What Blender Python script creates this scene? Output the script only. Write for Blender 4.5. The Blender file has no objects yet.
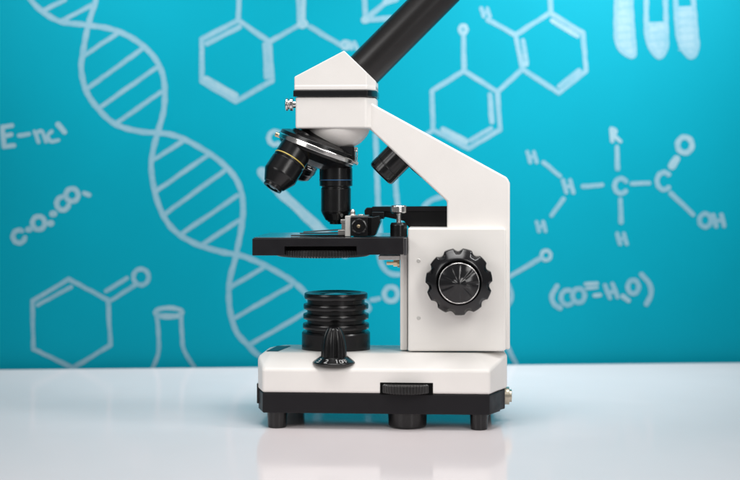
import bpy, bmesh, math, random
from mathutils import Vector, Matrix
random.seed(7)
PI = math.pi
R = math.radians
sc = bpy.context.scene
col = sc.collection
MM = 0.001

# ------------------------------------------------------------------ camera
F = 1400.0          # focal length in photograph pixels (photograph 740 x 480)
D = 1.077           # camera to the y = 0 plane
CZ = 0.1986         # camera height over the table
HY = 172.0          # row of the horizon
cam_d = bpy.data.cameras.new('camera')
cam = bpy.data.objects.new('camera', cam_d); col.objects.link(cam)
cam.location = (0, -D, CZ); cam.rotation_euler = (PI/2, 0, 0)
cam_d.sensor_width = 36.0; cam_d.sensor_fit = 'HORIZONTAL'
cam_d.lens = F/740*36
cam_d.shift_y = -(240-HY)/740
cam_d.clip_start = 0.01; cam_d.clip_end = 50
cam_d.dof.use_dof = True
cam_d.dof.focus_distance = D+0.035
cam_d.dof.aperture_fstop = 5.2
sc.camera = cam
sc.render.resolution_x = 1024; sc.render.resolution_y = 664

# ------------------------------------------------------------------ light
w = bpy.data.worlds.new('World'); sc.world = w; w.use_nodes = True
bg = w.node_tree.nodes['Background']
bg.inputs[0].default_value = (0.97, 0.98, 1.0, 1); bg.inputs[1].default_value = 0.15
def lamp(name, loc, target, size, power, colr=(1, 1, 1), size_y=None, spread=180):
    d = bpy.data.lights.new(name, 'AREA'); d.shape = 'RECTANGLE'
    d.size = size; d.size_y = size_y or size; d.energy = power; d.color = colr
    d.spread = R(spread)
    o = bpy.data.objects.new(name, d); col.objects.link(o); o.location = loc
    o.rotation_euler = (Vector(target)-Vector(loc)).to_track_quat('-Z', 'Y').to_euler()
    return o
lamp('overhead_softbox', (-0.05, -0.22, 1.12), (0, 0.0, 0.0), .65, 2.0, (1, .99, .98), spread=80)
lamp('front_softbox', (0.50, -0.85, 0.78), (0, 0, .13), 0.5, .92, (1, .975, .945), .5, spread=75)
lamp('side_softbox', (-0.75, -0.75, 0.62), (0, 0, .13), 0.5, .74, (1, .985, .97), .6, spread=75)
lamp('backdrop_lamp', (0.45, -0.05, 0.72), (0.16, .37, .36), 0.25, 2.75, (1, 1, 1), .25, spread=80)
lamp('added_backdrop_fill_left', (-0.32, 0.0, 0.72), (-0.27, .35, .44), 0.25, .6, (1, 1, 1), .25, spread=60)  # added fill that lifts the backdrop's upper left, no known source
lamp('strip_softbox', (0.44, -0.92, 0.32), (0, 0, .17), 0.10, 0.8, (1, .985, .97), .46)
sc.view_settings.view_transform = 'Standard'; sc.view_settings.look = 'None'
sc.view_settings.exposure = 0.0; sc.view_settings.gamma = 1.0

# ------------------------------------------------------------------ materials
def mat(name, rgb, rough=.5, metal=0, spec=.5, coat=0, bump=0, bscale=900, vary=0, vscale=60, coat_rough=.1, ior=1.5, rvary=0):
    m = bpy.data.materials.new(name); m.use_nodes = True
    nt = m.node_tree; p = nt.nodes['Principled BSDF']
    p.inputs['Base Color'].default_value = (*rgb, 1); p.inputs['Roughness'].default_value = rough
    p.inputs['Metallic'].default_value = metal; p.inputs['Specular IOR Level'].default_value = spec
    p.inputs['Coat Weight'].default_value = coat; p.inputs['Coat Roughness'].default_value = coat_rough
    p.inputs['IOR'].default_value = ior
    tc = nt.nodes.new('ShaderNodeTexCoord')
    def noise(scale, detail=4):
        n = nt.nodes.new('ShaderNodeTexNoise'); n.inputs['Scale'].default_value = scale
        n.inputs['Detail'].default_value = detail; nt.links.new(tc.outputs['Object'], n.inputs['Vector']); return n
    if bump:
        n = noise(bscale); b = nt.nodes.new('ShaderNodeBump'); b.inputs['Strength'].default_value = bump
        b.inputs['Distance'].default_value = .0003
        nt.links.new(n.outputs['Fac'], b.inputs['Height']); nt.links.new(b.outputs['Normal'], p.inputs['Normal'])
    if vary:
        n = noise(vscale, 5); r = nt.nodes.new('ShaderNodeMapRange')
        r.inputs['From Min'].default_value = .3; r.inputs['From Max'].default_value = .7
        r.inputs['To Min'].default_value = 1-vary; r.inputs['To Max'].default_value = 1+vary
        mx = nt.nodes.new('ShaderNodeVectorMath'); mx.operation = 'SCALE'
        mx.inputs[0].default_value = rgb; nt.links.new(n.outputs['Fac'], r.inputs['Value'])
        nt.links.new(r.outputs['Result'], mx.inputs['Scale']); nt.links.new(mx.outputs['Vector'], p.inputs['Base Color'])
    if rvary:
        n = noise(vscale*1.7, 6); r = nt.nodes.new('ShaderNodeMapRange')
        r.inputs['From Min'].default_value = .3; r.inputs['From Max'].default_value = .7
        r.inputs['To Min'].default_value = max(.01, rough-rvary); r.inputs['To Max'].default_value = rough+rvary
        nt.links.new(n.outputs['Fac'], r.inputs['Value']); nt.links.new(r.outputs['Result'], p.inputs['Roughness'])
    return m
M_white = mat('ivory_enamel', (.80, .77, .74), .42, bump=.12, bscale=1600, vary=.02, vscale=35)
M_white2 = mat('white_plastic', (.80, .775, .74), .48, bump=.08, bscale=1400, vary=.012)
M_black = mat('black_plastic', (.008, .0074, .0092), .45, spec=.26, bump=.12, bscale=2500, rvary=.06)
M_satin = mat('black_satin_paint', (.006, .006, .0065), .24, spec=.45, bump=.02, bscale=2500, rvary=.03)
M_knob = mat('polished_black_knob', (.008, .008, .009), .17, rvary=.02)
M_tube = mat('black_tube_paint', (.010, .0088, .0088), .32, bump=.06, bscale=2500)
M_wheel = mat('dark_grey_plastic', (.028, .027, .027), .28)
M_gloss = mat('black_gloss', (.010, .010, .011), .12)
M_chrome = mat('chrome', (.78, .76, .74), .17, metal=1, rvary=.02, vscale=120)
M_steel = mat('worn_steel', (.62, .60, .57), .32, metal=1, rvary=.03, vscale=120)
M_dsteel = mat('dark_steel', (.20, .20, .21), .33, metal=1)
M_plate = mat('pale_plated_metal', (.62, .61, .58), .4, metal=.35)
M_brass = mat('brass', (.62, .50, .33), .28, metal=1)
M_recess_shade = mat('recess_shade_black', (.002, .002, .002), .8, spec=.1)  # near-black colour stands in for the shade inside the wheel recess
M_yellow = mat('yellow_band', (.55, .42, .10), .4)
M_blue = mat('blue_band', (.015, .085, .20), .4)
M_print = mat('white_print', (.42, .42, .42), .5)
M_nickel = mat('dull_nickel', (.56, .51, .41), .33, metal=1)
M_sticker = mat('blue_green_sticker', (.008, .055, .075), .45, spec=.3)
M_glass = mat('lens_glass', (.02, .06, .07), .05, coat=.5)
M_table = mat('glossy_white_table', (.83, .762, .772), .12, spec=.2, vary=.014, vscale=6, rvary=.05)
M_wall = mat('cyan_backdrop', (.0, .205, .278), .45, spec=.06, vary=.03, vscale=9)

def chalk(name, a, b):
    m = bpy.data.materials.new(name); m.use_nodes = True; nt = m.node_tree
    p = nt.nodes['Principled BSDF']; p.inputs['Roughness'].default_value = .85; p.inputs['Specular IOR Level'].default_value = .1
    tc = nt.nodes.new('ShaderNodeTexCoord')
    n = nt.nodes.new('ShaderNodeTexNoise'); n.inputs['Scale'].default_value = 260; n.inputs['Detail'].default_value = 6
    n2 = nt.nodes.new('ShaderNodeTexNoise'); n2.inputs['Scale'].default_value = 45; n2.inputs['Detail'].default_value = 3
    ad = nt.nodes.new('ShaderNodeMath'); ad.operation = 'ADD'
    r = nt.nodes.new('ShaderNodeMapRange'); r.inputs['From Min'].default_value = .75; r.inputs['From Max'].default_value = 1.25
    mx = nt.nodes.new('ShaderNodeMix'); mx.data_type = 'RGBA'
    mx.inputs[6].default_value = (*a, 1); mx.inputs[7].default_value = (*b, 1)
    for q in (n, n2): nt.links.new(tc.outputs['Object'], q.inputs['Vector'])
    nt.links.new(n.outputs['Fac'], ad.inputs[0]); nt.links.new(n2.outputs['Fac'], ad.inputs[1])
    nt.links.new(ad.outputs[0], r.inputs['Value']); nt.links.new(r.outputs['Result'], mx.inputs[0])
    nt.links.new(mx.outputs[2], p.inputs['Base Color'])
    return m
M_chalk = chalk('chalk_line', (.115, .262, .33), (.16, .288, .352))
M_chalkb = chalk('chalk_line_thick', (.145, .282, .345), (.20, .318, .37))

# ------------------------------------------------------------------ mesh helpers
class MB:
    def __init__(s): s.bm = bmesh.new()
    def face(s, vs, mi=0, smooth=False):
        try:
            f = s.bm.faces.new(vs); f.material_index = mi; f.smooth = smooth; return f
        except ValueError: return None
    def loft(s, loops, mi=0, smooth=False, caps=True):
        L = [[s.bm.verts.new(Vector(p)) for p in lp] for lp in loops]
        for a, b in zip(L, L[1:]):
            n = len(a)
            for i in range(n): s.face([a[i], a[(i+1) % n], b[(i+1) % n], b[i]], mi, smooth)
        if caps: s.face(L[0][::-1], mi); s.face(L[-1], mi)
        return L
    def box(s, x0, x1, y0, y1, z0, z1, mi=0):
        q = [(x0, y0), (x1, y0), (x1, y1), (x0, y1)]
        s.loft([[(a, b, z0) for a, b in q], [(a, b, z1) for a, b in q]], mi)
    def lathe(s, prof, o, axis, seg=64, mi=0, mod=None, smooth=True, caps=True):
        # prof: (radius, distance along the axis[, material]); sharp corners by doubled rings
        a = Vector(axis).normalized(); u = a.orthogonal().normalized(); v = a.cross(u)
        rows = []
        for k, pr in enumerate(prof):
            r, t = pr[0], pr[1]; row = []
            if r <= 1e-7: row = [s.bm.verts.new(Vector(o)+a*t)]
            else:
                for i in range(seg):
                    th = 2*PI*i/seg; rr = r*(mod(th, t, r) if mod else 1)
                    row.append(s.bm.verts.new(Vector(o)+a*t+(u*math.cos(th)+v*math.sin(th))*rr))
            rows.append(row)
        for k in range(len(rows)-1):
            A, B = rows[k], rows[k+1]; m_ = prof[k][2] if len(prof[k]) > 2 else mi
            if prof[k][:2] == prof[k+1][:2]: continue
            for i in range(seg):
                j = (i+1) % seg
                if len(A) == 1 and len(B) == 1: continue
                if len(A) == 1: s.face([A[0], B[i], B[j]], m_, smooth)
                elif len(B) == 1: s.face([A[i], B[0], A[j]], m_, smooth)
                else: s.face([A[i], B[i], B[j], A[j]], m_, smooth)
    def build(s, name, mats, parent=None, bevel=0, seg=3, ang=32, label=None):
        bmesh.ops.recalc_face_normals(s.bm, faces=s.bm.faces)
        me = bpy.data.meshes.new(name); s.bm.to_mesh(me); s.bm.free()
        if not isinstance(mats, (list, tuple)): mats = [mats]
        for m in mats: me.materials.append(m)
        o = bpy.data.objects.new(name, me); col.objects.link(o)
        if parent: o.parent = parent
        if bevel:
            b = o.modifiers.new('bevel', 'BEVEL'); b.width = bevel*MM; b.segments = seg
            b.limit_method = 'ANGLE'; b.angle_limit = R(ang); b.harden_normals = True
            for p in me.polygons: p.use_smooth = True
        if label: o['label'] = label
        return o
def sharp(pts):
    """double every ring so that a lathe shades crisp at its corners, with a tiny bevel"""
    out = []
    for i, p in enumerate(pts):
        if 0 < i < len(pts)-1 and p[0] > 1e-6:
            a, b = pts[i-1], pts[i+1]; e = .00022
            def step(q):
                d = math.hypot(q[0]-p[0], q[1]-p[1]); k = min(.3, e/d) if d else 0
                return (p[0]+(q[0]-p[0])*k, p[1]+(q[1]-p[1])*k)
            A, B = step(a), step(b); m_ = p[2:] ; pm = a[2:]
            out += [(*A, *pm), (*A, *pm), ((A[0]+B[0])/2*.5+p[0]*.5, (A[1]+B[1])/2*.5+p[1]*.5, *m_), (*B, *m_), (*B, *m_)]
        else: out.append(p)
    return out

# ------------------------------------------------------------------ where a point of the photograph lies
ROT = R(-3.5); Y0 = .050
X0 = (378-370)/F*(D+Y0)
ca, sa = math.cos(ROT), math.sin(ROT)
def LX(px, yl):
    """microscope-local x (metres) seen at column px when the local depth is yl (mm)"""
    y = yl*MM; k = (px-370)/F
    # X0 + ca x - sa y = k (D + Y0 + sa x + ca y)
    return (k*(D+Y0+ca*y)-X0+sa*y)/(ca-k*sa)
def LZ(px, py, yl):
    x = LX(px, yl); dep = D+Y0+sa*x+ca*yl*MM
    return CZ-(py-HY)/F*dep
def LP(px, py, yl): return Vector((LX(px, yl), yl*MM, LZ(px, py, yl)))
S = (D+Y0)/F        # metres per photograph pixel at the microscope's mid plane

def tag(o, label, cat, kind=None):
    o['label'] = label; o['category'] = cat
    if kind: o['kind'] = kind

# ================================================================== table and backdrop
TA = Vector((-.3725, D*0+.331)); TB = Vector((.3857, .382))       # the back edge of the table
e = (TB-TA).normalized(); nrm = Vector((-e.y, e.x))
def edge_pt(t, off=0): return TA+e*t+nrm*off
m = MB()
q = [edge_pt(-1.2), edge_pt(2.0), edge_pt(2.0, -2.2), edge_pt(-1.2, -2.2)]
q = [(a.x, a.y) for a in q][::-1]
m.loft([[(a, b, -.03) for a, b in q], [(a, b, 0) for a, b in q]])
table = m.build('tabletop', M_table, bevel=2)
tag(table, 'glossy white tabletop the microscope stands on', 'table')

WO = .012
W0 = edge_pt(0, WO)
def WP(px, py, lift=0):
    """point of the backdrop plane seen at (px, py)"""
    o = W0-nrm*lift
    k = (px-370)/F
    # point (k s, -D + s): ((k s, -D+s) - o) . nrm = 0
    s = (o.x*nrm.x+(o.y+D)*nrm.y)/(k*nrm.x+nrm.y)
    return Vector((k*s, -D+s, CZ-(py-HY)/F*s))
m = MB()
a, b = edge_pt(-1.2, WO), edge_pt(2.0, WO); c, d = edge_pt(2.0, WO+.03), edge_pt(-1.2, WO+.03)
q = [(p.x, p.y) for p in (a, b, c, d)]
m.loft([[(x, y, -.6) for x, y in q], [(x, y, 1.1) for x, y in q]])
wall = m.build('backdrop', M_wall)
tag(wall, 'cyan backdrop board covered with pale hand-drawn chemistry sketches', 'backdrop')

LIFT = [0.00012]
class Draw:
    def __init__(s): s.m = MB()
    def line(s, pts, wd=5, smooth=False, mi=0, closed=False):
        pts = [Vector(p) for p in pts]
        if smooth and len(pts) > 2:
            P = ([pts[-1]]+pts+[pts[0], pts[1], pts[2]]) if closed else ([pts[0]*2-pts[1]]+pts+[pts[-1]*2-pts[-2]])
            out = []
            for i in range(1, len(P)-(3 if closed else 2)):
                n = max(3, int((P[i+1]-P[i]).length/2.0))
                for k in range(n):
                    t = k/n; p0, p1, p2, p3 = P[i-1:i+3]
                    out.append(.5*((2*p1)+(-p0+p2)*t+(2*p0-5*p1+4*p2-p3)*t*t+(-p0+3*p1-3*p2+p3)*t**3))
            out.append(P[-3] if closed else P[-2]); pts = out
            s._strip(pts[:-1] if closed else pts, wd, mi, closed)
        else:
            if closed: pts = pts+[pts[0]]
            for a, b in zip(pts, pts[1:]):
                n = max(2, int((b-a).length/6)); pr = Vector((-(b-a).y, (b-a).x)).normalized()
                sg = [a+(b-a)*k/n+(pr*random.uniform(-.25, .25) if 0 < k < n else Vector((0, 0))) for k in range(n+1)]
                s._strip(sg, wd, mi)
        return s
    def _strip(s, pts, wd, mi, closed=False):
        LIFT[0] += 1.2e-6
        lf = LIFT[0]; n = len(pts); L, Rr = [], []
        ph = random.uniform(0, 9)
        h = [wd/2*(1+.07*math.sin(ph+i*.9)+random.uniform(-.05, .05)) for i in range(n)]
        for i, p in enumerate(pts):
            t = (pts[(i+1) % n]-pts[i-1]) if closed else (pts[min(i+1, n-1)]-pts[max(i-1, 0)])
            t = t.normalized() if t.length > 1e-6 else Vector((1, 0))
            q = Vector((-t.y, t.x)); L.append(p+q*h[i]); Rr.append(p-q*h[i])
        t0 = (pts[0]-pts[1]).normalized(); t1 = (pts[-1]-pts[-2]).normalized()
        def cap(c, t, r):
            q = Vector((-t.y, t.x)); return [c+(q*math.cos(a)+t*math.sin(a))*r for a in [PI*k/6 for k in range(1, 6)]]
        vL = [s.m.bm.verts.new(WP(p.x, p.y, lf)) for p in L]; vR = [s.m.bm.verts.new(WP(p.x, p.y, lf)) for p in Rr]
        for i in range(n-1): s.m.face([vL[i], vL[i+1], vR[i+1], vR[i]], mi)
        if closed:
            s.m.face([vL[-1], vL[0], vR[0], vR[-1]], mi); return
        c0 = [s.m.bm.verts.new(WP(p.x, p.y, lf)) for p in cap(pts[0], t0, h[0])]
        s.m.face([vL[0], vR[0]]+c0, mi)
        c1 = [s.m.bm.verts.new(WP(p.x, p.y, lf)) for p in cap(pts[-1], t1, h[-1])]
        s.m.face([vR[-1], vL[-1]]+c1, mi)
    def dot(s, x, y, r, mi=1): return s.line([(x-r*.25, y+.1), (x+r*.25, y-.1)], r*2, mi=mi)
    def ring(s, x, y, rx, ry=None, wd=4.5, a0=0, a1=360, rot=0, mi=0):
        ry = ry or rx; n = 14; full = (a1-a0) >= 360
        pts = []
        for k in range(n if full else n+1):
            a = R(a0+(a1-a0)*k/n); px, py = rx*math.cos(a), ry*math.sin(a)
            pts.append((x+px*math.cos(R(rot))-py*math.sin(R(rot)), y+px*math.sin(R(rot))+py*math.cos(R(rot))))
        return s.line(pts, wd, True, mi, closed=full)
    def H(s, x, y, w_=9, h=11, wd=4.2, slant=1.2):
        s.line([(x-w_/2-slant, y-h/2), (x-w_/2+slant, y+h/2)], wd); s.line([(x+w_/2-slant, y-h/2), (x+w_/2+slant, y+h/2)], wd)
        return s.line([(x-w_/2, y+.5), (x+w_/2, y-.5)], wd*.9)
    def poly(s, pts, mi=1):
        LIFT[0] += 1.2e-6
        s.m.face([s.m.bm.verts.new(WP(x, y, LIFT[0])) for x, y in pts], mi); return s
    def done(s, name, label):
        bm = s.m.bm; me = bpy.data.meshes.new(name)
        bm.normal_update()
        for f in bm.faces:
            if f.normal.y > 0: f.normal_flip()
        bm.to_mesh(me); bm.free()
        me.materials.append(M_chalk); me.materials.append(M_chalkb)
        o = bpy.data.objects.new(name, me); col.objects.link(o); o.parent = wall; o['label'] = label; return o

d = Draw()
d.line([(24, -14), (31, 0), (43, 12), (61, 21.7), (87, 25), (114, 30), (138, 42), (156, 60), (164, 81), (164, 108), (158.5, 130), (153, 151), (151.5, 172), (158, 203), (171, 227), (192, 242), (218, 251), (244, 256.5), (270, 268), (296, 284), (312, 302), (322, 325)], 5.4, True)
d.line([(100, -14), (96, 0), (88, 26), (82.7, 54), (81.3, 70.5), (86.7, 92), (100, 111), (116.5, 124.7), (140, 131.5), (171, 134.6), (197, 146), (223, 164), (239, 185), (243, 214), (236, 255), (229.6, 281.5), (229.6, 307.5), (236, 331), (247, 344), (260, 356), (285, 364)], 5.4, True)
for a in [(44.7, 10, 65, 0), (63.7, 20, 91, 5.5), (84, 55.5, 116.5, 34), (88, 88, 142, 49), (99, 108, 156, 68), (116.5, 123, 161, 92), (154.6, 159, 181.7, 142), (154.6, 192, 207.7, 155.4), (163.4, 215, 224, 171), (180.6, 234.6, 237.4, 195.5), (200, 246, 241.6, 219), (231, 286.7, 262.4, 268.4), (232.7, 319, 291, 285.6), (249.4, 345, 306, 312)]:
    d.line([a[:2], a[2:]], 4.4)
d.done('helix_drawing', 'chalk drawing of a twisted double helix with rungs')

d = Draw()
d.line([(68.7, 279), (108, 300), (110.4, 345), (73, 368), (33.3, 349), (32.5, 301)], 4.4, closed=True)
d.line([(37.5, 305), (71, 287)], 4); d.line([(106, 291), (127, 278)], 4.2); d.line([(110, 301), (135, 285)], 4.2)
d.ring(141, 277, 7.6, 8, 4.6)
d.done('molecule_drawing', 'chalk six-sided ring with a double bond to an O, low on the left')

d = Draw()
d.ring(168.7, 312.5, 13.5, 4.6, 4.6, mi=1); d.line([(158, 315), (180, 315)], 3, mi=1)
d.line([(157, 316), (158.5, 335), (158.3, 353), (152, 370), (148, 384)], 4.2, True); d.line([(181, 316), (182, 335), (184, 350), (196, 370), (204, 384)], 4.2, True)
d.done('flask_drawing', 'chalk drawing of a narrow-necked flask')

d = Draw()
d.ring(19, 236.5, 6, 6.4, 5, 10, 300, mi=1); d.dot(28.5, 229.5, 3); d.ring(38.6, 223, 6.2, 6.6, 5, mi=1); d.dot(50.5, 223.3, 3)
d.dot(53.3, 213.8, 3.2); d.ring(62.7, 203.5, 6, 6.6, 5, 20, 260, mi=1); d.ring(72, 195, 6.2, 6.4, 5, mi=1); d.line([(84, 193), (89, 195)], 4.6, mi=1)
d.done('formula_writing', 'chalk formula C O CO slanting upwards')

d = Draw()
d.line([(2.4, 127), (4, 147)], 4.6, mi=1); d.line([(2.5, 127), (12, 125.5)], 4.4, mi=1); d.line([(3.5, 136), (11, 134.6)], 4.2, mi=1); d.line([(4, 147), (14, 145.5)], 4.6, mi=1)
d.line([(19, 135.6), (29, 134)], 4.2, mi=1)
d.line([(34.5, 131.5), (38.5, 142)], 3.8, mi=1); d.line([(36, 134), (41.5, 131), (46, 141.5)], 3.8, True, 1)
d.line([(51.5, 131.5), (47.8, 135.5), (50.5, 141.3), (58.5, 140.2)], 3.8, True, 1); d.line([(58, 124.5), (64.5, 132)], 5, mi=1)
d.done('formula_writing', 'chalk formula starting with E at the left edge')

d = Draw()
d.line([(238.3, 20.3), (269.4, 42), (272, 81), (235.6, 101.6), (201.7, 81.3), (201.7, 39.3)], 5, closed=True)
d.line([(239.4, -12), (238.3, 20)], 5); d.line([(207, 43.6), (239.5, 27)], 5); d.line([(264.8, 44.7), (266.6, 77)], 5); d.line([(206, 79), (235.6, 95.5)], 6, mi=1)
d.line([(269.4, 42), (298, 25.7)], 4.8); d.line([(298, -12), (299.2, 21)], 4.6); d.line([(303.6, -12), (303.2, 22)], 4.6, mi=1); d.dot(303, 24, 4.4)
d.line([(310, 27), (340, 44.7)], 5); d.ring(345.5, 45, 3.6, 3.4, 4, mi=1); d.H(353, 45.5, 5, 6, 4); d.dot(349, 46, 3.4)
d.done('molecule_drawing', 'chalk six-sided ring with a branching side chain, left of the microscope head')

d = Draw()
d.line([(364, -12), (365.5, 19)], 5); d.line([(366, 19), (385, 3), (392, -4)], 5); d.line([(366, 20), (391, 18)], 5); d.dot(365.5, 20, 3.8); d.line([(386, 2), (396, -1)], 6, mi=1)
d.done('molecule_drawing', 'chalk triangle corner at the top edge behind the eyepiece tube')

d = Draw()
d.ring(275, 138, 6.2, 6.6, 4.8, 60, 300, mi=1)
d.line([(262, 172), (280, 192), (325, 234), (345, 254)], 9.5, mi=1)
d.done('dropper_drawing', 'thick chalk diagonal stroke behind the objectives')

d = Draw()
d.line([(375.5, 135), (377, 173), (378.2, 208), (380, 232)], 5, True); d.line([(394.5, 135), (395.5, 183), (398, 208), (400, 230)], 5, True)
d.line([(378, 209), (397, 208)], 4, mi=1)
d.line([(378.5, 250), (379.5, 257), (383, 267), (390, 273.4), (400, 274.5), (412, 272)], 5, True)
d.line([(424, 207), (428, 202.5), (435, 198.6), (447, 196.5), (462, 200)], 5, True)
d.done('glassware_drawing', 'chalk drawing of laboratory glassware behind the stage')

d = Draw()
d.ring(391, 294, 6.8, 7.2, 5, mi=1); d.line([(371.5, 300), (379, 298.6)], 4.4); d.line([(366, 302), (369.5, 308.5), (367, 312)], 4.4, True); d.line([(404, 290), (420, 284)], 4.4)
d.done('formula_writing', 'chalk O and bond marks between the lamp housing and the column')

d = Draw()
d.line([(464, 71), (497.5, 92), (500, 129.7), (468.7, 148.4), (432.8, 129.7), (432, 91)], 4.8, closed=True)
d.line([(463.4, 34), (464, 71)], 5); d.ring(463.2, 29.5, 3.2, 3.8, 4.4, mi=1)
d.line([(490, 94.5), (492, 122)], 5); d.line([(443, 129.4), (466, 141.5)], 5.5, mi=1); d.line([(470.5, 140.6), (491, 128.5)], 4.6); d.line([(432, 131), (423, 136)], 4.6)
d.line([(497.5, 92), (522.5, 69)], 4.8)
d.line([(522.5, 69), (515.6, 35), (550, 13), (583, 33), (586, 71), (558.7, 93)], 4.8, closed=True)
d.line([(523, 40.5), (526.5, 62)], 4.6); d.dot(525, 64, 3); d.line([(552, 20.5), (577.5, 36)], 4.8, mi=1); d.line([(559, 86.5), (579, 70.6)], 4.4)
d.line([(549.6, -12), (551, 13)], 5); d.line([(515.6, 35), (488, 20)], 5); d.H(485.5, 12.5, 6, 8, 4)
d.done('molecule_drawing', 'chalk pair of joined six-sided rings right of the eyepiece tube')

d = Draw()
T1 = [(616.7, -12), (615.8, 20), (616.4, 40), (621, 50), (629, 56), (634.5, 54.5), (633.6, 40), (631.8, 15), (630.8, -12)]
d.poly([(617, -12), (616.5, 38), (621, 50), (629, 56), (634, 54), (633, 40), (631, -12)]); d.line(T1, 4.4, True)
T2 = [(646.5, -12), (646.5, 30), (650.5, 47), (659, 57), (666, 48), (666.3, 30), (665, -12)]
d.poly([(648, 22.5), (664.5, 22), (665.5, 46), (659, 56), (651, 47)]); d.line(T2, 5, True)
T3 = [(675, -12), (677.5, 30), (682, 47), (690.5, 57), (697, 49), (695.5, 28), (692.4, -12)]
d.poly([(676.5, 7), (693.5, 6), (696.5, 47), (690.5, 56), (683, 47)]); d.line(T3, 5, True)
for k in range(7): y = 24+k*4; d.line([(650, y+1), (664, y)], 1.6, mi=k % 2)
for k in range(11): y = 9+k*4; d.line([(679, y+1), (694, y)], 1.6, mi=k % 2)
for k in range(13): y = 0+k*4; d.line([(618.5, y+1), (631, y)], 1.6, mi=k % 2)
d.done('test_tube_drawing', 'chalk drawing of three test tubes in the upper right')

d = Draw()
d.H(532, 157, 6.5, 10, 4, 1.4); d.line([(543.5, 162.5), (560, 176)], 4.4); d.H(568.2, 186.4, 7, 12, 4.2, 1.6); d.line([(583, 186.4), (602, 185)], 4.4)
d.line([(563.4, 199), (551.5, 215.5)], 4.4); d.H(541, 226.5, 6.5, 9, 4, 1.2)
d.line([(611.3, 129), (612.3, 141)], 4, mi=1); d.line([(611.5, 128.5), (616, 131), (613.5, 136)], 3.6, True, 1); d.line([(614, 136), (620.5, 141.5)], 4, mi=1)
d.line([(617, 147), (617.6, 168.5)], 4.8); d.ring(621, 186, 6.4, 7.4, 4.8, 45, 320); d.line([(632, 183.7), (649, 183)], 4.6); d.line([(620.3, 199.5), (621, 222)], 4.8)
d.H(622, 238.7, 6.5, 10, 4.2, 1.4); d.ring(664, 181, 7, 8.6, 4.8, 50, 310); d.line([(672, 166), (676.5, 159)], 8, mi=1); d.ring(684.8, 145, 7.2, 7.8, 5.4, mi=1)
d.line([(671, 193.5), (693, 214.5)], 4.8); d.ring(705.2, 220.3, 5.8, 6.6, 4.6); d.H(718.7, 220.5, 8, 11, 4.6, 1.4)
d.done('formula_writing', 'chalk structural formula with H, R, C, O and OH on the right')

d = Draw()
d.line([(557, 286), (551.8, 296), (554, 304), (560, 308)], 5, True); d.ring(567.5, 297.5, 6.4, 7.4, 4.6, 55, 290); d.ring(578.6, 295.6, 6, 7, 4.8)
d.line([(585.5, 284), (597, 283.4)], 3.6, mi=1); d.line([(586.5, 288.4), (597, 287.5)], 3.4, mi=1); d.line([(594.5, 295.5), (600, 295)], 4.4, mi=1)
d.line([(605, 285.5), (610, 298)], 4.4); d.line([(612.4, 284), (617.5, 297)], 4.4); d.line([(607, 292.5), (615.5, 291)], 4); d.line([(623, 296.5), (628.5, 300.5)], 5, mi=1)
d.ring(633.2, 286.9, 5.4, 6.8, 4.8); d.line([(641.5, 274.5), (649.5, 284), (651, 294), (646.4, 304)], 5, True)
d.done('formula_writing', 'chalk formula in brackets on the right')

d = Draw()
d.ring(546, 255.4, 4.6, 4.8, 3.8, mi=1); d.line([(541, 258), (508, 277.5)], 4.6); d.line([(508, 284), (511.2, 292), (511, 300), (507, 307)], 4.4, True); d.line([(503, 338), (520, 372)], 4.6)
d.done('glassware_drawing', 'chalk line ending in a small ring beside the column')

# ================================================================== microscope
root = bpy.data.objects.new('microscope', None); col.objects.link(root)
root.empty_display_size = .05; root.location = (X0, Y0, 0); root.rotation_euler = (0, 0, ROT)
tag(root, 'white and black student microscope with knobs, stage and objectives on the glossy table', 'microscope')

# ---- base
Zb0 = LZ(370, 414, -50); Zb1 = LZ(370, 393.6, -50)
plan = [(262.3, -50, 369), (257.8, -30, 357), (268, 40, 348), (282, 54, 345.3), (490, 54, 345.3), (503, 42, 347), (507.2, -16, 354), (490, -50, 370.5)]
def pz(p): return LZ(p[0], p[2], p[1])
m = MB()
lo = [(LX(p[0], p[1]), p[1]*MM, Zb1) for p in plan]
sh = [(LX(p[0], p[1]), p[1]*MM, pz(p)) for p in plan]
ins = [(6, 19), (5, 2), (10, -10), (6, -14), (-6, -14), (-10, -10), (-6, 6), (-12, 19)]
zt = lambda y: .0572-(y+.030)*.045
tp = []
for (x, y, z), (dx, dy) in zip(sh, ins):
    X, Y = x+dx*MM, y+dy*MM; tp.append((X, Y, zt(Y)))
m.loft([lo, sh, tp])
base = m.build('base_housing', M_white, root, bevel=2.2, seg=4, ang=8)
# no cut for the disc wheel: a near-black box paints in the recess's shade
m = MB(); x0, x1 = LX(380, -50), LX(433, -50); z0, z1 = Zb1-.0004, LZ(405, 382.6, -50)
m.box(x0, x1, -.0504, -.040, z0, z1)
m.build('wheel_recess_shade', M_recess_shade, base, bevel=.4)
m = MB()
def knurl(n, k): return lambda th, t, r: 1-k*(.5+.5*math.cos(n*th))
wc = Vector((LX(406.3, -36), -.0355, 0)); zz0, zz1 = LZ(405, 393.8, -52), LZ(405, 384.6, -52)
wc.z = zz0
m.lathe(sharp([(0, 0), (.0224, 0), (.0238, .0008), (.0238, zz1-zz0-.0008), (.0224, zz1-zz0), (0, zz1-zz0)]), wc, (0, 0, 1), 480, mod=knurl(60, .05), smooth=False)
m.build('filter_wheel', M_wheel, root, label='black knurled wheel in the front of the base')
m = MB(); t = .0005
c0 = LP(267.5, 353.6, -8); c1 = LP(277.5, 353.4, -8); c2 = LP(290.5, 345.6, 32); c3 = LP(277, 347.2, 30)
qa = []
for p in (c0, c1, c2, c3):
    qa.append(Vector((p.x, p.y, 0)))
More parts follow.
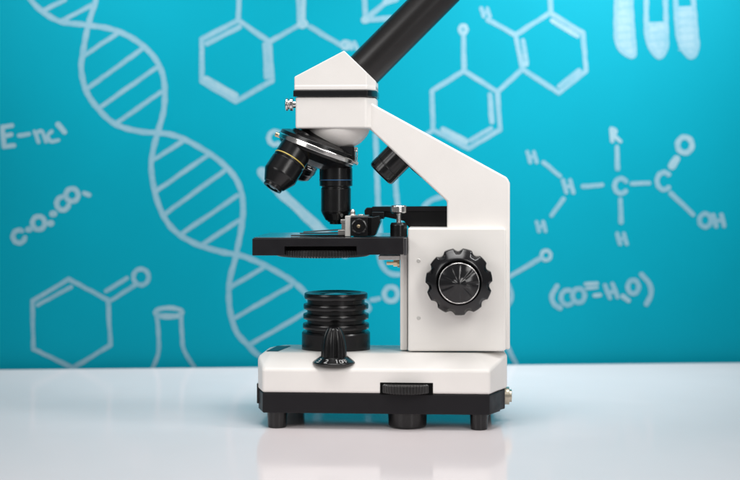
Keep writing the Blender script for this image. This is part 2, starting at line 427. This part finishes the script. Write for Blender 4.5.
# lies on the top, just proud of it
m = MB()
pts = [(LX(266.6, -27.5), -.0275), (LX(278, -27.5), -.0275), (LX(290.5, 24), .024), (LX(277.5, 24), .024)]
def topz(x, y): return zt(y)
m.loft([[(x, y, topz(x, y)-.0004) for x, y in pts], [(x, y, topz(x, y)+.0004) for x, y in pts]])
m.build('sticker', M_sticker, base, label='small dark teal sticker')
# black lower base
m = MB()
plb = [(262.8, -49.6), (258.6, -31), (269, 39), (283, 53), (489, 53), (501, 42), (505, -20), (500.6, -26), (500.2, -32), (489.3, -49.6)]
m.loft([[(LX(a, b), b*MM, Zb0) for a, b in plb], [(LX(a, b), b*MM, Zb1) for a, b in plb]])
lower = m.build('base_plate', M_black, root, bevel=.9)
def foot(px, yl, rpx, bottom=0, taper=.9, big=False):
    m = MB(); c = Vector((LX(px, yl), yl*MM, 0)); r = rpx*S
    m.lathe(sharp([(0, 0), (r*taper*.96, 0), (r*taper, .0008), (r, Zb0+.0004), (0, Zb0+.0004)]), c, (0, 0, 1), 48)
    return m.build('foot', M_satin, root)
foot(277.3, -40.5, 9.9); foot(479, -40.5, 8.9); foot(295, 36, 10.5); foot(482, 36, 10)
m = MB(); c = Vector((LX(407.5, -32), -.032, 0)); r = 19.2*S
m.lathe(sharp([(0, .0006), (r*.93, .0006), (r*.96, .0016), (r, Zb0+.0004), (0, Zb0+.0004)]), c, (0, 0, 1), 64)
m.build('wheel_hub', M_satin, root, bevel=.3, label='broad round hub under the middle of the base')
# side details
m = MB(); c = LP(505, 394, 4)
c.x = LX(506.4, -4)
m.lathe(sharp([(0, -.002), (.0070, -.002), (.0070, .0022), (.0050, .0022), (.0050, .0042), (.0036, .0042), (.0036, .001), (0, .001)]), (c.x, -.004, c.z), (1, 0, 0), 40)
m.build('power_socket', M_nickel, root, label='silver round power socket on the right side of the base')
m = MB(); m.box(LX(257.3, -29), LX(260.5, -29), -.032, .0, LZ(258, 403, -30), LZ(258, 383, -30))
m.build('side_switch', M_satin, root, bevel=.5, label='small black switch on the left side of the base')

# ---- lamp housing with rings
cx = LX(336, 0); c = Vector((cx, 0, 0))
def zi(py): return LZ(336, py, 0)
zb = zt(0)-.002
r = lambda w_: w_/2*S
P = [(0, zb), (r(68.5), zb), (r(68.5), zi(332.4)), (r(66.5), zi(331)), (r(58), zi(331)), (r(58), zi(328.4))]
for yb, yt, wd in ((328.2, 322.6, 66.6), (318.6, 313, 65.8), (308.8, 303.2, 65), (298.6, 292.4, 63.4)):
    zl, zh = zi(yb), zi(yt); rr = r(wd); rg = r(57.5); bb = .0011
    P += [(rg, zl-.0004), (rr-bb, zl), (rr-bb*.3, zl+bb*.3), (rr, zl+bb), (rr, zh-bb), (rr-bb*.3, zh-bb*.3), (rr-bb, zh)]
    if yt > 293: P += [(rg, zh+.0004)]
ztop = zi(292.4)
P += [(r(53), ztop+.0002), (r(50), ztop-.0008), (r(40), ztop-.0018), (r(38), ztop-.003)]
m = MB(); m.lathe(P, c, (0, 0, 1), 96)
lampb = m.build('lamp_housing', M_satin, root, label='black ribbed lamp housing on the base')
for p in lampb.data.polygons: p.use_smooth = True
try:
    lampb.data.set_sharp_from_angle(angle=R(35))
except Exception: pass
m = MB(); m.lathe([(r(39), ztop-.0026), (r(20), ztop-.0012), (0, ztop-.0006)], c, (0, 0, 1), 64); m.build('lens', M_glass, lampb)

# ---- dimmer knob (axis upright, slightly forward)
kc = Vector((LX(334, -40), -.040, 0)); kz = LZ(334, 361.0, -40)
s1 = (D+.01)/F
m = MB(); rf = 21.7*s1
def zk(py): return LZ(334, py, -40)
h0 = kz-.0018
def flute(th, t, rr): return 1-(.13*(.5-.5*math.cos(th*11)) if t > h0+.0055 else 0)
prof = [(0, h0), (rf*.97, h0), (rf, h0+.0008), (rf*.97, h0+.0016), (rf*.66, h0+.0052), (rf*.64, h0+.0054)]
m.lathe(sharp(prof), kc, (0, 0, 1), 64)
prof = []
zt0, zt1 = h0+.0050, zk(328.2)
for i in range(15):
    u = i/14; wd = 13.2*(1-.13*u-.36*u**3.2)
    prof.append((wd*s1, zt0+(zt1-zt0)*u))
prof += [(prof[-1][0]*.75, zt1+.0009), (0, zt1+.0011)]
m.lathe(prof, kc, (0, 0, 1), 132, mod=lambda th, t, rr: 1-.2*max(0, math.cos(th*9))**1.5)
knob = m.build('dimmer_knob', M_satin, root, label='black fluted dimmer knob with a white scale on its flange')
m = MB()
GL = {'3': [[(0, 0), (.6, 0), (.6, 1), (0, 1)], [(.1, .5), (.6, .5)]], '2': [[(0, .9), (.5, 1), (.6, .6), (0, 0), (.65, 0)]], '1': [[(.3, 0), (.3, 1), (.1, .8)]],
      'O': [[(0, 0), (0, 1), (.6, 1), (.6, 0), (0, 0)]], 'F': [[(0, 0), (0, 1), (.6, 1)], [(0, .5), (.5, .5)]]}
def glyph(ch, ang, size):
    for st in GL[ch]:
        for (ax, ay), (bx, by) in zip(st, st[1:]):
            def pt(u, v, off):
                rr = rf*.93-(v*.85)*size*1.05; zz = h0+.0016+(rf*.97-rr)/(rf*.31)*.0036+.00012+off
                a_ = ang+(u-.3)*size/rf*1.25
                return Vector((kc.x+math.sin(a_)*rr, kc.y-math.cos(a_)*rr, zz))
            dx, dy = bx-ax, by-ay; L_ = math.hypot(dx, dy); nx, ny = -dy/L_*.085, dx/L_*.085
            off = random.uniform(0, .00006)
            m.face([m.bm.verts.new(pt(ax+nx, ay+ny, off)), m.bm.verts.new(pt(bx+nx, by+ny, off)), m.bm.verts.new(pt(bx-nx, by-ny, off)), m.bm.verts.new(pt(ax-nx, ay-ny, off))])
for ch, an in (('3', -50), ('2', -20), ('1', 14)): glyph(ch, R(an), .0036)
for ch, an in (('O', 27), ('F', 37), ('F', 46)): glyph(ch, R(an), .0030)
m.build('scale_print', M_print, knob)

# ---- arm
def prism(m, pts, y0, y1, mi=0):
    A = [LP(px, py, y0) for px, py in pts]
    m.loft([A, [Vector((a.x, y1*MM, a.z)) for a in A]], mi)
m = MB()
prism(m, [(366, 99), (373, 104), (507.3, 177.6), (510, 183), (510, 349.5), (447, 349.5), (447, 201.5), (370, 129.5), (366, 127)], -21, 21)
arm = m.build('arm', M_white, root, bevel=1.6, seg=4)
m = MB(); prism(m, [(407.8, 228), (503.5, 228), (505.4, 228.8), (506.2, 230.6), (506.2, 348.6), (505.4, 350.5), (503.5, 351.3), (407.8, 351.3)], -27, 27)
house = m.build('focus_housing', M_white2, root, bevel=2.3, seg=4)
for yy in (260.6, 318):
    m = MB(); p = LP(418.6, yy, -27)
    m.lathe(sharp([(0, -.0003), (.0013, -.0003), (.0016, .0), (.0016, .0006)]), (p.x, p.y-.0001, p.z), (0, 1, 0), 24)
    m.build('screw', M_plate, house)

# coarse knob: scalloped, conical, with the fine knob on it
kp = LP(458.9, 281, -34); kax = (0, -1, 0)
Rk = 33.2*(D+.012)/F
def scallop(th, t, rr):
    n = 11; v = math.cos(n*th+.5)
    return 1-.088*max(0, v)**.9*max(0, min(1, (rr/Rk-.885)/.05))
m = MB()
pf = [(Rk*.5, -.008), (Rk*.97, -.002), (Rk, 0), (Rk, .009), (Rk*.99, .0098), (Rk*.97, .0105), (Rk*.94, .0111), (Rk*.90, .0118), (Rk*.885, .0121), (Rk*.8, .0138), (Rk*.72, .0153), (Rk*.68, .0158), (Rk*.66, .0157), (Rk*.645, .0148)]
m.lathe(pf, kp, kax, 288, mod=scallop)
coarse = m.build('coarse_focus_knob', M_knob, root, label='large black scalloped focus knob')
m = MB(); rfk = 20.4*(D+.002)/F
pf = [(rfk*.96, .013), (rfk, .0135), (rfk, .0225), (rfk*.99, .0229, 1), (rfk*.965, .0231, 1), (rfk*.955, .0229, 0)]
m.lathe(sharp(pf[:5])+[pf[5]], kp, kax, 128, mi=0)
# conical, radially fluted cap
pf = [(rfk*.955, .0229), (rfk*.8, .0237), (rfk*.6, .0246), (rfk*.4, .0253), (rfk*.25, .0258), (rfk*.12, .0270), (0, .0274)]
nseg = 120
a_ = Vector(kax); u_ = Vector((1, 0, 0)); v_ = Vector((0, 0, 1)); rows = []
for rr, tt in pf[:-1]:
    row = []
    for i in range(nseg):
        th = 2*PI*i/nseg; fl = (0.00035*(max(0, math.cos(9*th))**2))*min(1, max(0, (rr/rfk-.15)*2.2))*(1 if rr/rfk < .93 else 0)
        row.append(m.bm.verts.new(kp+a_*(tt-fl)+(u_*math.cos(th)+v_*math.sin(th))*rr))
    rows.append(row)
tipv = m.bm.verts.new(kp+a_*pf[-1][1])
for A, B in zip(rows, rows[1:]):
    for i in range(nseg): m.face([A[i], A[(i+1) % nseg], B[(i+1) % nseg], B[i]], 0, True)
for i in range(nseg): m.face([rows[-1][i], rows[-1][(i+1) % nseg], tipv], 0, True)
m.build('fine_focus_knob', [M_gloss, M_chrome], coarse, label='glossy black fine focus knob with a bright rim')
m = MB(); p = kp.copy(); p.y = .027
m.lathe(sharp([(0, 0), (Rk*.6, 0), (Rk, .004), (Rk, .016), (Rk*.6, .018), (rfk, .026), (0, .027)]), p, (0, 1, 0), 96)
m.build('coarse_focus_knob', M_satin, root, label='matching focus knob on the far side')

# bracket carrying the stage
m = MB(); prism(m, [(378.5, 255.7), (400.2, 255.7), (400.2, 260), (378.5, 260)], -16, 16); prism(m, [(400.2, 237), (407.2, 237), (407.2, 350), (400.2, 350)], -18, 18)
br = m.build('stage_bracket', M_white2, root, bevel=.5)
m = MB(); p = LP(394, 262.6, -2)
m.lathe(sharp([(0, -.003), (.0027, -.003), (.0027, .0005), (.0014, .0005), (.0014, .006), (0, .006)]), (p.x, p.y, p.z-.0005), (-1, 0, 0), 6, smooth=False)
m.lathe([(.0034, -.0045), (.0034, -.003)], (p.x, p.y, p.z-.0005), (-1, 0, 0), 24)
m.build('screw', M_brass, br)

# ---- stage (plate with a notch in its front underside)
YS0, YS1 = -52, 38
m = MB()
def bx(m, x0p, x1p, yt, yb, y0, y1, mi=0):
    a = LP(x0p, yb, y0); b = LP(x1p, yt, y0); m.box(a.x, b.x, y0*MM, y1*MM, LZ((x0p+x1p)/2, yb, y0), LZ((x0p+x1p)/2, yt, y0), mi)
prism(m, [(252.2, 238.6), (403.4, 237.6), (403.4, 254.6), (356.5, 255), (356.5, 246.2), (284.5, 246.4), (284.5, 255.6), (252.2, 255.6)], YS0, -30)
prism(m, [(253.4, 237.6), (402.4, 236.6), (402.4, 252.6), (253.4, 253.4)], -29.9, YS1)
m.bm.verts.ensure_lookup_table()
stage = m.build('stage', M_black, root, bevel=.5)
zst = LZ(330, 238.1, YS0)
m = MB(); xx0, xx1 = LX(255, YS0+2), LX(402.8, YS0+2)
m.box(xx0, xx1, (YS0+1.2)*MM, (YS1-1)*MM, zst-.0012, zst+.0003)
M_top = mat('polished_black_plate', (.03, .03, .032), .09, spec=.9, rvary=.02)
top = m.build('stage_top', M_top, stage, bevel=.2)
m = MB(); prism(m, [(403.8, 238), (406.6, 238), (406.6, 255.4), (403.8, 255.4)], -38, 20); m.build('stage_edge', M_dsteel, stage, bevel=.3)
m = MB(); p = LP(322, 258.2, -46); cw = Vector((LX(323, -12), -.012, p.z))
m.lathe(sharp([(0, 0), (.0360, 0), (.0385, .0012), (.0385, .0052), (.0375, .0062), (0, .0062)]), cw, (0, 0, 1), 600, mod=knurl(100, .030), smooth=False)
m.build('diaphragm_wheel', M_wheel, root, label='black knurled disc under the stage')

# slide holder
m = MB()
bx(m, 352, 372, 217, 236, -30, -2, 0); 
holder = m.build('slide_holder', M_satin, root, bevel=.5)
def sub(name, mat_, fn, parent=holder, bevel=0):
    m = MB(); fn(m); return m.build(name, mat_, parent, bevel=bevel)
sub('end_plate', M_plate, lambda m: bx(m, 345, 350.6, 216, 236.4, -34, -24), bevel=.4)
sub('housing', M_satin, lambda m: (bx(m, 351, 367.5, 217, 236.2, -36, -28), prism(m, [(367.5, 218.4), (379, 216), (380.5, 222), (375, 235.6), (367.5, 236)], -30, -8)), bevel=.4)
def f(m):
    p = LP(359, 226.6, -36); m.lathe(sharp([(.0062, .002), (.0062, -.0008), (.0050, -.0012), (.0044, .0006), (0, .0006)]), p, (0, 1, 0), 40)
sub('knob_socket', M_gloss, f)
def f(m):
    p = LP(358.6, 226.4, -36); m.lathe(sharp([(0, -.0016), (.0012, -.0014), (.0018, 0), (.0018, .002)]), p, (0, 1, 0), 20)
sub('axle', M_brass, f)
def f(m):
    p = LP(352.5, 217, -22); m.lathe(sharp([(0, .0062), (.0012, .0062), (.0022, .0045), (.0022, .002), (.0036, .0018), (.0036, -.001)]), p, (0, 0, 1), 20)
    p = LP(361, 217, -22); m.lathe(sharp([(0, .0022), (.0026, .0022), (.0026, -.001)]), p, (0, 0, 1), 20)
    bx(m, 350, 368, 215.6, 217.4, -30, -12)
sub('thumb_screw', M_steel, f)
sub('rail', M_steel, lambda m: (bx(m, 340.5, 345.5, 219.6, 223, -28, -8), bx(m, 341.5, 345, 223, 231, -26, -14), bx(m, 338, 346, 230, 236.2, -28, -10)), bevel=.3)
def blade(px0, py0, px1, py1, y0, y1, th=.0009):
    def f(m):
        n = 12; lo = []
        ring_ = []
        for i in range(n+1):
            u = i/n; px = px0+(px1-px0)*u; yl = y0+(y1-y0)*(1-(1-u)**2); py = py0+(py1-py0)*u
            p = LP(px, py, yl); wdt = .0012+.0045*u
            ring_.append([(p.x, p.y-wdt, p.z), (p.x, p.y+wdt, p.z), (p.x, p.y+wdt, p.z+th), (p.x, p.y-wdt, p.z+th)])
        m.loft(ring_)
    return f
sub('clip_arm', M_satin, blade(291, 236.2, 346, 236.0, -36, -26, .0011))
sub('clip_arm', M_dsteel, blade(303.5, 232.6, 346, 229.8, 6, 4, .0010))
sub('clip_arm', M_dsteel, blade(300, 234.0, 345, 233.4, -10, -8, .0010))

# rear bar of the mechanical stage, with the thumb screw
m = MB(); prism(m, [(364.4, 210), (366.6, 207.6), (450, 207), (450, 229), (410, 229), (404, 221), (380, 216), (366, 216.6), (364.4, 214.5)], 4, 12)
bar = m.build('stage_carriage', M_satin, root, bevel=.7)
m = MB(); prism(m, [(372, 206.8), (450, 206.3), (450, 211), (372, 211.6)], 2, 14); m.build('carriage_rail', M_black, bar, bevel=.4)
m = MB(); bx(m, 372, 384, 212, 219, -12, 6); m.build('carriage_block', M_satin, bar, bevel=.5)
m = MB(); p = LP(398.6, 236.5, -20); z_ = lambda py: LZ(398.6, py, -20)-p.z
r_ = lambda w_: w_/2*(D+.03)/F
m.lathe(sharp([(0, 0), (r_(17), 0), (r_(17), z_(225)), (r_(14.6), z_(222.6)), (0, z_(222.6))]), p, (0, 0, 1), 48)
col_ = m.build('stop_collar', M_satin, root, label='black collar of the stage stop screw')
m = MB()
m.lathe(sharp([(r_(4.6), z_(224)), (r_(4.6), z_(213.4)), (r_(13), z_(213.2)), (r_(16.6), z_(212)), (r_(16.6), z_(206.4)), (r_(14.6), z_(205.2)), (0, z_(204.8))]), p, (0, 0, 1), 72, mod=lambda th, t, rr: 1-.04*max(0, math.cos(18*th)) if rr > r_(14) else 1)
m.build('stop_screw', M_chrome, col_)

# ---- locking knob under the arm
pa = LP(402, 157, 0); pb = LP(380.3, 174.6, 0)
ax = Vector((-.707, 0, -.707)); 
Ac = LP(380.2, 174.8, 0)           # centre of the free end
m = MB(); rk = 15.2*S
m.lathe(sharp([(0, 0), (rk*.86, 0), (rk*.97, .0012), (rk, .0032), (rk, .0085), (rk*.985, .0088), (rk*.985, .0094), (rk, .0097), (rk, .024), (0, .024)]), Ac, -ax, 96, mod=lambda th, t, rr: 1-.018*max(0, math.cos(10*th))**4 if rr > rk*.9 else 1)
m.build('locking_knob', M_satin, root, label='black round knob under the slanting arm')
m = MB(); prism(m, [(400, 154.4), (422.6, 176.8), (421.6, 178), (412, 170), (399, 156)], -8, 8); m.build('arm_plate', M_satin, root, bevel=.3)

# ---- head
m = MB()
YH = 27
def headloop(pyl, g=0):
    """plan outline: left edge straight, right corners chamfered"""
    xl = LX(294.3-g, -YH); xf = LX(366.6+g, -YH); xr = LX(376+g, -YH+12)
    gy = g*S
    return [(xl, -YH*MM-gy), (xf, -YH*MM-gy), (xr, (-YH+11)*MM), (xr, (YH-11)*MM), (xf, YH*MM+gy), (xl, YH*MM+gy)]
lp = headloop(0)
lp2 = [(x+(.0008 if i in (0, 5) else -.0003), y*.985) for i, (x, y) in enumerate(lp)]
za, zb_ = LZ(335, 128.4, -YH), LZ(335, 96.8, -YH)
m.loft([[(x, y, za) for x, y in lp2], [(x, y, zb_) for x, y in lp2]])
head = m.build('head', M_white, root, bevel=1.6, seg=4)
m = MB(); gl = headloop(0, 1.0)
m.loft([[(x, y, LZ(335, 96.6, -YH)) for x, y in gl], [(x, y, LZ(335, 90.2, -YH)) for x, y in gl]])
m.build('head_band', M_gloss, head, bevel=.5)
m = MB()
xa = LX(344, -YH); zA = LZ(344, 50.6, -YH); xl = lp[0][0]; xr = lp[2][0]; zL = LZ(294, 76.8, -YH); zR = LZ(374, 80.5, -YH)
k1 = (zA-zL)/(xa-xl); k2 = (zA-zR)/(xr-xa)
def rz(x): return zA-k1*(xa-x) if x <= xa else zA-k2*(x-xa)
ol = [lp[0], (xa, lp[0][1]), lp[1], lp[2], lp[3], lp[4], (xa, lp[5][1]), lp[5]]
z0_ = LZ(335, 90.3, -YH)
B = [m.bm.verts.new((x, y, z0_)) for x, y in ol]; Cc = [m.bm.verts.new((x, y, rz(x))) for x, y in ol]
for i in range(8): m.face([B[i], B[(i+1) % 8], Cc[(i+1) % 8], Cc[i]])
m.face(B[::-1]); m.face([Cc[0], Cc[1], Cc[6], Cc[7]]); m.face([Cc[1], Cc[2], Cc[3], Cc[4], Cc[5], Cc[6]])
fl = [(x+(.0004 if x > 0 else -.0004)*0, y*1.012) for x, y in headloop(0.5)]
zf = LZ(335, 84.4, -YH)
m.loft([[(x, y, z0_+.0002) for x, y in fl], [(x, y, zf-.001) for x, y in fl], [(x*.995, y*.97, zf+.0004) for x, y in fl]])
m.build('prism_cover', M_white, root, bevel=1.5, seg=4, ang=20, label='white roof-shaped cover on top of the head')
m = MB(); p = LP(294.5, 104.5, -12)
m.lathe(sharp([(.0028, -.002), (.0028, .0012), (.0052, .0012), (.0052, .0034), (.0038, .0038), (.0038, .0048), (.0052, .0052), (.0052, .0066), (.0044, .0072), (0, .0072)]), p, (-1, 0, 0), 48)
m.build('head_screw', M_chrome, root, label='small chrome thumb screw on the left of the head')
# white bowl under the head
m = MB(); cb = Vector((LX(338.5, 0), 0, 0)); zc = lambda py: LZ(338, py, 0)
m.lathe([(0, zc(126)), (30.5*S, zc(126)), (30.8*S, zc(130.5)), (30.2*S, zc(133)), (28.4*S, zc(136.2)), (25.6*S, zc(139.6)), (21.5*S, zc(143.4)), (16.5*S, zc(146.4)), (14*S, zc(147.4)), (0, zc(147.4))], cb, (0, 0, 1), 96)
m.build('turret_mount', M_white, root)

# ---- nosepiece
TA_ = R(21); tax = Vector((-math.sin(TA_), 0, -math.cos(TA_))); rh = Vector((math.cos(TA_), 0, -math.sin(TA_)))
Cn = LP(317.6, 148.8, 0)
m = MB()
m.lathe(sharp([(0, -.0125), (.014, -.0122), (.0195, -.0085), (.027, -.0072), (.0325, -.0050), (.0330, -.0020), (.0310, -.0018)])+sharp([(.0310, .0016), (.0316, .0018), (.0312, .0040), (.0240, .0095), (.0150, .0138), (.006, .0152), (0, .0152)]), Cn, tax, 128)
nose = m.build('nosepiece', M_satin, root, label='tilted black revolving nosepiece')
m = MB(); m.lathe(sharp([(.0305, -.0019), (.0336, -.0021), (.0341, -.0014), (.0341, .0016), (.0334, .0020), (.0305, .0020)]), Cn, tax, 256, mod=None)
m.build('grip_ring', M_chrome, nose)
m = MB(); pbt = Cn+tax*.0150
m.lathe(sharp([(.0034, -.002), (.0034, .0008), (.0026, .0012), (.0026, .0024), (.0016, .0030), (0, .0030)]), pbt, tax, 6, smooth=False); m.build('centre_bolt', M_chrome, nose)
m = MB()
a = LP(352, 147.5, -8); m.box(a.x, LX(354.5, -8), -.012, -.002, LZ(353, 160, -8), LZ(353, 146.8, -8))
a = LP(341, 147, -8); m.box(a.x, LX(353, -8), -.014, .010, LZ(350, 158, -8), LZ(350, 146.6, -8))
m.build('detent_block', M_black, nose, bevel=.5)
m = MB()
bx(m, 354.6, 355.8, 148.5, 163, -12, -8); 
p = LP(356, 149.6, -10); m.lathe(sharp([(0, -.0014), (.0020, -.0014), (.0020, .0014), (0, .0014)]), p, (1, 0, 0), 20)
p = LP(356, 162.8, -10); m.lathe(sharp([(0, -.0020), (.0013, -.0018), (.0013, .0018), (0, .0020)]), p, Vector((1, 0, -.5)), 16)
p0, p1 = LP(357.4, 151, -10), LP(356.8, 165, -10); m.lathe([(0, 0), (.0004, 0), (.0004, (p1-p0).length), (0, (p1-p0).length)], p0, p1-p0, 10)
m.build('detent_spring', M_chrome, nose, bevel=.15)
# small knurled screws on the left end of the ring
m = MB(); p = Cn-rh*.0338+Vector((0, -.006, -.001)); m.lathe(sharp([(0, -.0024), (.0020, -.0024), (.0020, .0020), (0, .0020)]), p, -rh, 20); m.build('ring_screw', M_brass, nose)

# ---- objectives
def objective(o, ax, prof, bands, label, tm=None):
    m = MB(); m.lathe(sharp(prof), o, ax, 96)
    ob = m.build('objective', M_satin, root, label=label)
    for (r_, t_, w_, mt) in bands:
        m = MB(); m.lathe([(r_-.0006, t_-w_/2), (r_+.00012, t_-w_/2), (r_+.00012, t_+w_/2), (r_-.0006, t_+w_/2)], o, ax, 96)
        m.build('colour_band', mt, ob)
    m = MB(); rt, tt = tm; m.lathe([(rt*.75, tt-.001), (rt*.6, tt-.0002), (rt*.3, tt+.0002), (0, tt+.0003)], o, ax, 40); m.build('front_lens', M_glass, ob)
    return ob
# upright, in use; t = 0 at row 160
o1 = LP(336, 160, 0); v = lambda py: (py-160)*S
objective(o1, (0, 0, -1), [(0, 0), (.0118, 0), (.0118, v(166.5)), (15.9*S, v(167.4)), (16.5*S, v(168.2)), (16.5*S, v(186)), (14.3*S, v(186.4)), (14.3*S, v(187.8)), (15*S, v(188.4)), (15*S, v(211)), (14.2*S, v(213.4)), (10.4*S, v(220.2)), (8.6*S, v(220.8)), (8.4*S, v(221.8)), (6.6*S, v(222.2)), (6.2*S, v(224.2)), (4*S, v(224.4)), (4*S, v(223.6))],
          [(16.5*S, v(180), .00085, M_blue)], 'upright black objective with a blue band', (4.2*S, v(223.8)))
# tilted to the left front
o2 = LP(289.3, 160.8, -19); a2 = Vector((-math.sin(R(30.5))*.955, -.29, -math.cos(R(30.5))*.955))
objective(o2, a2, [(0, -.024), (.0112, -.024), (.0112, -.0165), (.0128, -.016), (.0134, -.0150), (.0134, .0008), (.0128, .0010), (.0128, .0020), (.0137, .0022), (.0139, .0140), (.0134, .0152), (.0090, .0232), (.0080, .0238), (.0078, .0262), (.0052, .0264), (.0052, .0256)],
          [(.0134, -.0008, .0009, M_yellow)], 'black objective with a yellow band tilted to the left', (.0054, .0258))
# short one behind
o3 = LP(305, 158.5, 19); a3 = Vector((-math.sin(R(28))*.955, .29, -math.cos(R(28))*.955))
objective(o3, a3, [(0, -.012), (.0112, -.012), (.0112, -.0015), (.0130, -.001), (.0130, .009), (.0124, .010), (.0110, .0150), (.0080, .0172), (.006, .0174), (.006, .0166)],
          [(.0130, .004, .0006, M_dsteel)], 'short black objective turned away behind the yellow banded one', (.0062, .0168))

# ---- eyepiece tube
tA = LP(364.1, 69.9, 0); ddir = Vector((math.cos(R(45)), 0, math.sin(R(45))))
rt = 26.6/math.sqrt(2)*S
def along(px, py): return ((px-364.1)+(69.9-py))/math.sqrt(2)*S
Lend = along(447.3, -11.7)
m = MB(); m.lathe(sharp([(0, -.006), (rt, -.006), (rt, Lend), (rt*.80, Lend), (rt*.80, Lend-.002)]), tA, ddir, 128)
tube = m.build('eyepiece_tube', M_tube, root)
m = MB(); m.lathe(sharp([(rt*.78, Lend-.004), (rt*.78, Lend+.012), (rt*.95, Lend+.014), (rt*.95, Lend+.032), (rt*.7, Lend+.036), (rt*.55, Lend+.033)]), tA, ddir, 96)
m.lathe([(rt*.56, Lend+.0335), (rt*.3, Lend+.034), (0, Lend+.0342)], tA, ddir, 48, mi=1)
m.build('eyepiece', [M_satin, M_glass], tube)
